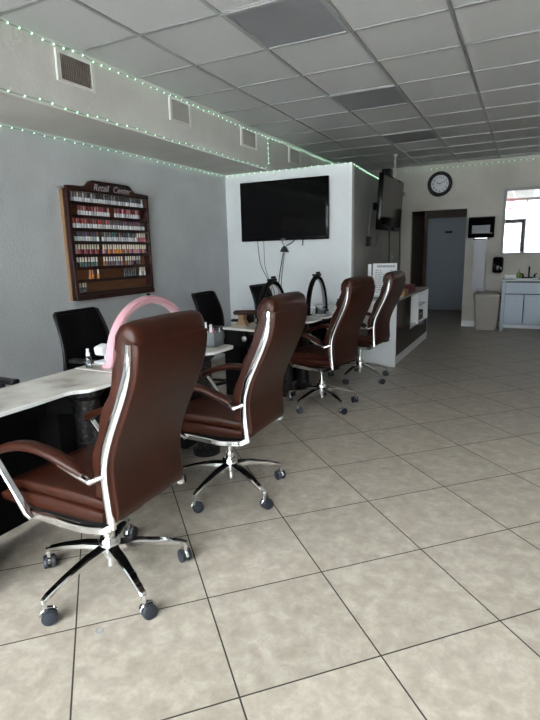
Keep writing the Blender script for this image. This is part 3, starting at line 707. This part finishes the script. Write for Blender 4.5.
tvbox((-.05,0,0), (.05,.80,.50), 'rear_housing', M['black'], .012)
P(MB().lo(-1.94, -1.705, 7.12, 7.26, 1.90, 2.0, .004), 'wall_bracket', M['black'], t2)
# small speaker on top of the boxed-in room, pole from the ceiling
sk = tag(empty('speaker', (-2.13, 8.62, ZB)), 'small black speaker box above the side-on television', 'speaker')
P(MB().lo(-2.20, -2.06, 8.55, 8.75, ZB, ZB+.27, .006), 'cabinet', M['black'], sk); P(MB().lathe([(0,0),(.05,0),(.055,-.004),(0,-.006)], (-2.13, 8.548, ZB+.13), 18, 'Y'), 'speaker_cone', M['slotdark'], sk)
pp = tag(empty('ceiling_pole', (-1.93, 8.35, 2.3)), 'thin white pole hanging from the ceiling behind the side-on television', 'pole')
P(MB().tube([(-1.93,8.35,H),(-1.93,8.35,2.30)], .012, 10), 'pole', M['cablewhite'], pp); P(MB().lathe([(0,0),(.035,0),(.03,-.015),(.0125,-.03),(0,-.03)], (-1.93,8.35,H), 16), 'ceiling_flange', M['whitepl'], pp)

# cables under the large television ------------------------------------------
yy = YP-.012
tag(MB().tube(cr([(-3.163,YP-.02,1.60),(-3.160,yy,1.45),(-3.13,yy,1.22),(-3.03,yy,1.03),(-2.95,yy,.90),(-2.93,yy,.70)],6), .0055, 6).build('hanging_cable', M['cablegrey']), 'leftmost grey cord bowing down the white wall under the television', 'cord')
tag(MB().tube(cr([(-3.075,YP-.02,1.60),(-3.075,yy,1.45),(-3.07,yy,1.22),(-3.04,yy,1.10),(-2.99,yy,.95),(-2.97,yy,.70)],6), .004, 6).build('hanging_cable', M['cablegrey']), 'thin straight grey cord just right of the bowed one under the television', 'cord')
ad = tag(empty('power_adapter', (-2.780, YP, 1.38)), 'black triangular power adapter hanging under the television', 'power adapter')
P(MB().rings([[(-2.840,YP-.03,1.375),(-2.720,YP-.03,1.365),(-2.720,YP-.001,1.365),(-2.840,YP-.001,1.375)],[(-2.810,YP-.03,1.43),(-2.750,YP-.03,1.43),(-2.750,YP-.001,1.43),(-2.810,YP-.001,1.43)],[(-2.790,YP-.025,1.445),(-2.770,YP-.025,1.445),(-2.770,YP-.001,1.445),(-2.790,YP-.001,1.445)]]), 'housing', M['black'], ad, smooth=False)
P(MB().tube(cr([(-2.780,yy,1.44),(-2.810,yy,1.49),(-2.820,yy,1.57)],5), .006, 6), 'plug_lead', M['cable'], ad)
tag(MB().tube(cr([(-2.800,yy,1.362),(-2.825,yy,1.25),(-2.870,yy,1.0),(-2.875,yy,.8)],6), .006, 6).build('hanging_cable', M['cable']), 'black cord dropping from the triangular adapter, left of its pair', 'cord')
tag(MB().tube(cr([(-2.780,yy-.012,1.362),(-2.795,yy-.012,1.25),(-2.830,yy-.012,1.0),(-2.825,yy-.012,.8)],6), .005, 6).build('hanging_cable', M['cablegrey']), 'grey cord dropping from the triangular adapter, right of its pair', 'cord')
tag(MB().tube(cr([(-2.755,yy,1.45),(-2.715,yy,1.465),(-2.655,yy,1.50),(-2.615,yy,1.56)],5), .007, 6).build('hanging_cable', M['cable']), 'black cord rising from the adapter to the right lower edge of the television', 'cord')
tag(MB().tube([(-2.53,yy,1.54),(-2.53,yy,1.46),(-2.54,yy,1.445)], .009, 6).build('hanging_cable', M['cable']), 'short black lead hanging at the right below the television', 'cord')
# side wall bits
sb = tag(empty('power_adapter', (xw(6.9), 6.9, 1.43)), 'small black box on the shaded side wall left of the hanging television', 'power adapter')
P(MB().lo(xw(6.9)-.003, xw(6.9)+.04, 6.83, 6.98, 1.42, 1.55, .005), 'housing', M['black'], sb)
tag(MB().tube(cr([(xw(6.9)+.012,6.92,1.55),(xw(6.97)+.012,6.97,1.72),(xw(7.03)+.012,7.05,1.93)],5), .006, 6).build('cable', M['cablewhite']), 'white cable running up from the small black box on the side wall', 'cable')
tag(MB().tube(cr([(xw(7)+.012,6.99,1.46),(xw(7.2)+.012,7.2,1.40),(xw(7.4)+.012,7.42,1.47),(xw(7.5)+.012,7.5,1.62)],5), .005, 6).build('cable', M['cablegrey']), 'grey cable looping right of the small black box on the side wall', 'cable')
tag(MB().tube([(xw(8.4)+.012,8.42,1.75),(xw(8.4)+.012,8.45,.8)], .011, 8).build('conduit', M['cable']), 'dark vertical conduit on the side wall below the hanging television', 'conduit')
tag(MB().tube([(xw(9.3)+.012,9.4,2.4),(xw(9.3)+.012,9.4,.85)], .010, 8).build('conduit', M['cable']), 'dark vertical cable at the back corner beside the doorway', 'cable')
sw = tag(empty('switch_plate', (xw(8.78), 8.78, 1.2)), 'pale light switch plate on the side wall by the doorway', 'switch')
P(MB().lo(xw(8.78)-.004, xw(8.78)+.012, 8.70, 8.86, 1.19, 1.31, .003), 'plate', M['ventpale'], sw); P(MB().lo(xw(8.78)+.012, xw(8.78)+.018, 8.755, 8.785, 1.23, 1.27), 'toggle', M['vent'], sw, smooth=False)

# ------------------------------------------------------------------ white cabinet along the side wall
cab = tag(empty('cabinet', (-1.6, 7.0, 0)), 'long white cabinet with black front panels along the side wall', 'cabinet')
X0, X1, Y0, Y1, ZT = -1.885, -1.325, 5.955, 8.10, .80
Y0f = Y0
P(MB().lo(-1.885, X1, Y0, Y0+.025, 0, ZT-.02), 'end_panel', M['white'], cab, smooth=False)
P(MB().lo(-1.88+.0, X1, Y1-.025, Y1, 0, ZT-.02), 'end_panel', M['white'], cab, smooth=False)
P(MB().prism([(-1.89,Y0-.012),(X1+.012,Y0-.012),(X1+.012,Y1+.012),(-2.0,Y1+.012),(-1.905,YP+.02),(-1.905,YP-.01),(-1.89,YP-.01)], ZT-.02, ZT), 'cabinet_top', M['ventpale'], cab, smooth=False)
P(MB().lo(-1.86, X1-.02, Y0+.025, Y1-.025, .0, .09), 'plinth', M['white'], cab, smooth=False)
P(MB().lo(-1.86, -1.84, Y0+.025, Y1-.025, .09, ZT-.02), 'back_panel', M['white'], cab, smooth=False)
for y in (6.80, 7.36): P(MB().lo(-1.84, X1-.004, y, y+.03, .09, ZT-.02), 'divider', M['white'], cab, smooth=False)
P(MB().lo(-1.84, X1, Y0+.025, Y1-.025, .09, .11), 'cabinet_floor', M['white'], cab, smooth=False)
P(MB().lo(X1-.022, X1-.001, Y0+.027, 6.80, .12, ZT-.025, .003), 'door', M['blackgloss'], cab, smooth=False)
P(MB().lo(X1-.022, X1-.001, 6.805, Y1-.03, .12, .33, .003), 'drawer_front', M['blackgloss'], cab, smooth=False)
P(MB().lo(-1.84, X1-.03, 6.83, Y1-.025, .33, .35), 'shelf', M['white'], cab, smooth=False)
P(MB().lo(-1.84, X1-.03, 7.39, Y1-.025, .56, .58), 'shelf', M['white'], cab, smooth=False)
# things in / on the cabinet
bn = tag(empty('bottle', (-1.42, 7.05, .35)), 'silver bottle standing in the open middle bay of the white cabinet', 'bottle')
MB().lathe([(0,0),(.03,0),(.03,.15),(.012,.18),(.012,.21),(0,.21)], n=14).build('bottle_body', M['steel'], bn)
MB().lathe([(0,.21),(.014,.21),(.014,.24),(0,.24)], n=12).build('cap', M['ink'], bn)
bn = tag(empty('bottle', (-1.45, 7.2, .35)), 'white pump bottle standing in the open middle bay of the white cabinet', 'bottle')
MB().lathe([(0,0),(.035,0),(.035,.11),(.014,.13),(.010,.16),(0,.16)], n=14).build('bottle_body', M['whitepl'], bn)
MB().tube([(0,0,.155),(0,0,.19),(.04,0,.192)], .006, 8).build('pump', M['whitepl'], bn)
bk = tag(empty('storage_bin', (-1.5, 7.7, .35)), 'black storage bin in the far lower bay of the white cabinet', 'storage bin')
mb = MB(); mb.lo(-.16,.14,-.2,.2,0,.012); mb.lo(.13,.14,-.2,.2,0,.13); mb.lo(-.16,-.15,-.2,.2,0,.13); mb.lo(-.16,.14,-.2,-.19,0,.13); mb.lo(-.16,.14,.19,.2,0,.13)
mb.build('bin_wall', M['black'], bk, smooth=False); MB().lo(.14,.148,-.06,.06,.08,.10).build('handle', M['steel'], bk, smooth=False)
bk = tag(empty('small_box', (-1.45, 7.62, .58)), 'small tan box on the upper shelf of the far cabinet bay', 'box')
MB().lo(-.06,.06,-.08,.08,0,.06).build('carton', M['cardboard'], bk, smooth=False); MB().lo(-.062,.062,-.082,.082,.06,.075).build('lid', M['brownish'], bk, smooth=False)
bx = tag(empty('box', (-1.50, 6.95, ZT)), 'low dark red box lying on the white cabinet', 'box')
MB().lo(-.17,.15,-.24,.24,0,.085,.004).build('carton', M['darkred'], bx); MB().lo(-.175,.155,-.245,.245,.085,.105,.004).build('lid', M['darkred'], bx)
bx = tag(empty('box', (-1.39, 6.50, ZT)), 'small tan carton on the front edge of the white cabinet', 'box')
MB().lo(-.06,.055,-.10,.16,0,.075,.003).build('carton', M['cardboard'], bx); MB().lo(-.061,.056,.02,.04,.0,.0755).build('tape', M['brownish'], bx, smooth=False)
# price list in a stand, narrow card beside it
sg = tag(empty('price_list', (-1.545, 6.25, ZT)), 'white printed price list standing on the white cabinet', 'sign')
MB().box((0,0,.205), (.292,.006,.405), Matrix.Rotation(math.radians(-4), 3, 'X')).build('sheet', M['paper'], sg, smooth=False)
mb = MB(); random.seed(5)
def inkbar(mb, x0, x1, z, h_):
    mb.box(((x0+x1)/2, -.0045-.07*(0)+ (z-.205)*.07, z), (x1-x0, .002, h_), Matrix.Rotation(math.radians(-4), 3, 'X'))
x = -.095
while x < .105:
    w_ = random.uniform(.010,.022); inkbar(mb, x, x+w_, .372, .026); x += w_+.006
for z in [.325-.026*k for k in range(11)]:
    x = -.115
    for q in range(random.randint(2,5)):
        w_ = random.uniform(.012,.045); inkbar(mb, x, min(x+w_,.0), z, .008); x += w_+.012
    inkbar(mb, .07, .07+random.uniform(.015,.035), z, .008)
mb.build('print', M['inkgrey'], sg, smooth=False)
MB().box((0,.035,.012), (.26,.11,.024), None, .004).build('stand_foot', M['clear'], sg)
sg = tag(empty('card', (-1.715, 6.20, ZT)), 'narrow white card standing just left of the price list', 'sign')
MB().lo(-.02,.02,-.003,.003,.19,.40).build('sheet', M['paper'], sg, smooth=False); MB().tube([(0,0,0),(0,0,.20)], .005, 8).build('stem', M['black'], sg); MB().lathe([(0,0),(.03,0),(.03,.008),(0,.01)], n=16).build('foot', M['black'], sg)

# ------------------------------------------------------------------ end wall
ck = tag(empty('wall_clock', (-1.457, YE, 2.468)), 'round wall clock with thick black rim above the doorway', 'clock')
MB().lathe([(.148,-.004),(.148,-.03),(.160,-.042),(.197,-.042),(.208,-.03),(.208,0),(.148,0)], n=40, axis='Y').build('rim', M['black'], ck)
MB().lathe([(0,-.012),(.150,-.012),(.150,-.002),(0,-.002)], n=36, axis='Y').build('dial', M['clockface'], ck, smooth=False)
for k in range(1, 13):
    a = PI/2 - 2*PI*k/12
    text('numeral', str(k), M['ink'], .058, basis((.118*math.cos(a), -.0132, .118*math.sin(a)-.02), (1,0,0), (0,0,1)), ck, 0, .0008)
MB().box((-.028,-.017,.012), (.075,.002,.011), Matrix.Rotation(math.radians(25), 3, 'Y')).build('hour_hand', M['ink'], ck, smooth=False)
MB().box((.04,-.019,.02), (.105,.002,.008), Matrix.Rotation(math.radians(-25), 3, 'Y')).build('minute_hand', M['ink'], ck, smooth=False)
MB().lathe([(0,-.022),(.009,-.022),(.009,-.012),(0,-.012)], n=12, axis='Y').build('hand_pin', M['ink'], ck)
td = tag(empty('towel_dispenser', (-.735, YE, 1.53)), 'dark paper towel dispenser on the wall above the trash can', 'towel dispenser')
def wy(prof, x0, x1):   # profile in (y offset, z), extruded along x
    return MB().prism(prof, x0, x1, lambda a, c, h_: (h_, a, c))
wy([(0,.0),(-.16,.0),(-.215,.06),(-.20,.20),(-.16,.335),(-.10,.35),(0,.35)], -.205, .205).build('housing', M['blackgloss'], td, smooth=False, bevel=.012)
wy([(-.202,.10),(-.217,.075),(-.216,.14),(-.206,.205),(-.2,.2)], -.14, .14).build('window_band', M['inkgrey'], td, smooth=False)
MB().lo(-.10,.10,-.17,-.10,-.012,.0).build('slot_lip', M['steel'], td, smooth=False)
MB().lo(-.12,.12,-.12,0,-.03,0).build('chute', M['black'], td, smooth=False)
b = MB(); xs_ = [(-.855, 1.52), (-.637, 1.52), (-.64, 1.2), (-.645, .9), (-.655, .62)]
rings = []
for k in range(9):
    z = 1.515 - k*.108; y = YE-.10-.012*math.sin(k*1.1)-.10*(k/8)**2*.2; l, r_ = -.852+.02*k/8, -.640-.012*k/8
    rings.append([(l, y, z), ((l+r_)/2, y-.012*math.sin(k), z), (r_, y, z), (r_, y+.002, z), ((l+r_)/2, y+.002-.012*math.sin(k), z), (l, y+.002, z)])
b.rings(rings)
tag(b.build('paper_towel', M['papertowel']), 'long strip of paper towel hanging from the dispenser into the trash can', 'paper towel')
tr = tag(empty('trash_can', (-.562, 9.42, 0)), 'tall taupe trash can with swing lid beside the doorway', 'trash can')
def rr(w_, d_, r_, z, n=5):
    return [(x, y, z) for x, y in arc(w_-r_, d_-r_, r_, 0, 90, n)+arc(-w_+r_, d_-r_, r_, 90, 180, n)+arc(-w_+r_, -d_+r_, r_, 180, 270, n)+arc(w_-r_, -d_+r_, r_, 270, 360, n)]
MB().rings([rr(.155,.155,.04,0), rr(.17,.165,.045,.02), rr(.205,.195,.05,.55)]).build('bin', M['trash'], tr)
MB().rings([rr(.212,.202,.05,.545), rr(.216,.206,.05,.56), rr(.216,.206,.05,.60), rr(.208,.198,.05,.612), rr(.16,.15,.04,.618)]).build('lid_rim', M['trash'], tr)
wy([(-.15,.617),(-.02,.655),(.15,.617)], -.165, .165).build('swing_lid', M['trash'], tr, smooth=False)
tag(MB().rings([rr(.05,.03,.02,0), rr(.055,.04,.02,.02), rr(.03,.02,.01,.045)]).build('paper_scrap', M['paper'], None), 'crumpled white paper scrap lying on the trash can lid', 'paper scrap').location = (-.66, 9.33, .640)
sd = tag(empty('soap_dispenser', (-.447, YE, .94)), 'black wall soap dispenser left of the mirror', 'soap dispenser')
mb = MB(); mb.rings([[(x, 0, z) for x, z, _ in [(p[0], p[1]+.135, 0) for p in rr(.085,.135,.045,0)]], [(x, -.06, z) for x, z, _ in [(p[0], p[1]+.135, 0) for p in rr(.085,.135,.045,0)]], [(x, -.085, z) for x, z, _ in [(p[0]*.85, p[1]*.9+.135, 0) for p in rr(.085,.135,.045,0)]]])
mb.build('housing', M['blackgloss'], sd, angle=60)
MB().lo(-.018,.018,-.09,-.084,.05,.12,.002).build('push_bar', M['inkgrey'], sd)
# mirror
mr = tag(empty('mirror', (.06, YE, 1.3)), 'large wall mirror with grey frame reflecting the bright shop front', 'mirror')
b = MB(); x0, x1, za, zb = -.485, .64, -.055, 1.015; t = .045
b.lo(x0, x0+t, -.025, -.001, za, zb); b.lo(x1-t, x1, -.025, -.001, za, zb); b.lo(x0+t, x1-t, -.025, -.001, za, za+t*.7); b.lo(x0+t, x1-t, -.025, -.001, zb-t, zb)
b.build('frame', M['mirframe'], mr, smooth=False)
MB().lo(x0+t, x1-t, -.012, -.004, za+t*.7, zb-t).build('mirror_glass', M['mirror'], mr, smooth=False)
mr.location.y = YE-.002; mr.rotation_euler.x = math.radians(.7)
# vanity
vx0, vx1, vy0, vy1 = -.345, .325, 9.23, 9.655
vn = tag(empty('vanity_cabinet', (-.01, 9.44, 0)), 'blue-grey bathroom vanity cabinet under the mirror', 'vanity')
P(MB().lo(vx0, vx1, vy0+.018, vy1, .13, .82), 'body', M['vanity'], vn, smooth=False)
for x in (vx0+.0, vx1-.05):
    for y in (vy0, vy1-.05): P(MB().lo(x, x+.05, y, y+.05, 0, .825, .003), 'leg', M['vanity'], vn, smooth=False)
P(MB().lo(vx0+.05, vx1-.05, vy0+.004, vy0+.018, .105, .135), 'bottom_rail', M['vanity'], vn, smooth=False)
P(MB().lo(vx0+.05, vx1-.05, vy0+.012, vy0+.019, .135, .82), 'face_gap', M['slotdark'], vn, smooth=False)
def panel(xa, xb_, za_, zb_, nm):
    o = P(MB().lo(xa, xb_, vy0-.002, vy0+.0115, za_, zb_, .002), nm, M['vanity'], vn, smooth=False)
    b = MB(); t = .045
    b.lo(xa, xa+t, vy0-.012, vy0-.002, za_, zb_); b.lo(xb_-t, xb_, vy0-.012, vy0-.002, za_, zb_); b.lo(xa+t, xb_-t, vy0-.012, vy0-.002, za_, za_+t); b.lo(xa+t, xb_-t, vy0-.012, vy0-.002, zb_-t, zb_)
    q = b.build('panel_frame', M['vanity'], o, smooth=False); q.matrix_parent_inverse = o.matrix_parent_inverse.copy()
    return o
def hand(par, a, c):
    q = MB().tube([Vector(a)+Vector((0,.02,0)), a, c, Vector(c)+Vector((0,.02,0))], .010, 8).build('handle', M['white_trim'], par); q.matrix_parent_inverse = par.matrix_parent_inverse.copy()
dr_ = panel(vx0+.055, vx1-.055, .625, .80, 'drawer'); hand(dr_, (-.06, vy0-.03, .715), (.04, vy0-.03, .715))
da = panel(vx0+.055, -.016, .14, .608, 'door'); hand(da, (-.035, vy0-.03, .42), (-.035, vy0-.03, .57))
db = panel(-.004, vx1-.055, .14, .608, 'door'); hand(db, (.02, vy0-.03, .42), (.02, vy0-.03, .57))
P(MB().lo(vx0-.015, vx1+.015, vy0-.015, vy1+.01, .825, .85, .004), 'countertop', M['stone'], vn)
P(MB().lathe([(.15,0),(.19,0),(.19,.012),(.175,.016),(.15,.004),(.06,.001),(0,.001)], (-.01, 9.43, .8505), 30), 'basin', M['whitepl'], vn)
fc = tag(empty('faucet', (.035, 9.57, .851)), 'black two-handled faucet on the vanity under the mirror', 'faucet')
mb = MB(); mb.box((0,0,.012), (.22,.05,.022), None, .008); mb.tube(cr([(0,0,.02),(0,0,.15),(0,-.03,.185),(0,-.09,.175),(0,-.11,.14)],5), .013, 10); mb.build('spout', M['black'], fc)
for sx in (-.085, .085): MB().tube([(sx,0,.02),(sx,0,.06),(sx*1.35,-.01,.085)], [.016,.013,.008], 10).build('tap_handle', M['black'], fc)
sp_ = tag(empty('soap_bottle', (-.115, 9.56, .851)), 'green soap bottle beside the black faucet', 'bottle')
MB().lathe([(0,0),(.032,0),(.034,.01),(.034,.085),(.014,.10),(.014,.11),(0,.11)], n=16).build('bottle_body', M['greenb'], sp_)
MB().tube([(0,0,.108),(0,0,.15),(0,-.035,.152)], .007, 8).build('pump', M['greenb'], sp_)
tb = tag(empty('tissue_box', (-.24, 9.50, .851)), 'white tissue box on the left end of the vanity', 'tissue box')
MB().lo(-.085,.085,-.055,.055,0,.065,.004).build('carton', M['whitepl'], tb); MB().lo(-.05,.05,-.015,.015,.065,.067).build('opening', M['inkgrey'], tb, smooth=False)
# red neon sign by the shop front, seen in the mirror
ns = tag(empty('neon_sign', (-.69, YF+.01, 2.42)), 'small glowing red sign above the shop door, reflected in the mirror', 'neon sign')
P(MB().tube([(-.69+.075*math.cos(2*PI*k/20), YF+.03, 2.46+.045*math.sin(2*PI*k/20)) for k in range(21)], .028, 8, cap=False), 'neon_tube', M['neon'], ns)
P(MB().lo(-.76, -.62, YF+.0, YF+.03, 2.42, 2.50), 'sign_back', M['red'], ns, smooth=False)
P(MB().tube([(-.72,YF+.02,2.49),(-.72,YF+.02,2.74)], .004, 6), 'hanger', M['cable'], ns)
# small ring on the floor
rg = MB().tube([(.013*math.cos(2*PI*k/20), .013*math.sin(2*PI*k/20), .002) for k in range(21)], .0018, 6, cap=False).build('metal_ring', M['inkgrey']); rg.location = (-1.33, 1.187, 0)
tag(rg, 'tiny metal ring lying on the floor tiles in front of the nearest chair', 'ring')

# ------------------------------------------------------------------ light
wd = bpy.data.worlds.new('sky'); SC.world = wd; wd.use_nodes = True; nt = wd.node_tree
bg = nt.nodes['Background']; bg.inputs[0].default_value = (.93,.97,1.0,1); bg.inputs[1].default_value = 11.0
pl = bpy.data.lights.new('window_portal', 'AREA'); pl.shape = 'RECTANGLE'; pl.size = 6.3; pl.size_y = 2.3; pl.cycles.is_portal = True
po = bpy.data.objects.new('window_portal', pl); COL.objects.link(po); po.location = (-.3, YF-.12, 1.47); po.rotation_euler = (math.radians(90), 0, 0)

# ------------------------------------------------------------------ camera
cam = bpy.data.cameras.new('camera'); co = bpy.data.objects.new('camera', cam); COL.objects.link(co); SC.camera = co
cam.sensor_fit = 'VERTICAL'; cam.sensor_height = 36; cam.sensor_width = 27; cam.lens = 36*510.82/720; cam.clip_start = .05
yaw, pitch, roll = math.radians(26.5944), math.radians(11.80382), math.radians(-1.37633)
F = Vector((-math.sin(yaw)*math.cos(pitch), math.cos(yaw)*math.cos(pitch), -math.sin(pitch))); r0 = Vector((math.cos(yaw), math.sin(yaw), 0)); u0 = r0.cross(F)
Rr = math.cos(roll)*r0 + math.sin(roll)*u0; U = -math.sin(roll)*r0 + math.cos(roll)*u0
co.matrix_world = Matrix(((Rr.x, U.x, -F.x, 0), (Rr.y, U.y, -F.y, 0), (Rr.z, U.z, -F.z, 1.36), (0,0,0,1)))

vs = SC.view_settings; vs.view_transform = 'Standard'; vs.look = 'None'; vs.gamma = 1; vs.use_curve_mapping = False
vs.exposure = 2.08
SC.cycles.max_bounces = 10; SC.cycles.diffuse_bounces = 6; SC.cycles.transparent_max_bounces = 12; SC.cycles.caustics_reflective = False; SC.cycles.caustics_refractive = False
SC.cycles.use_denoising = True
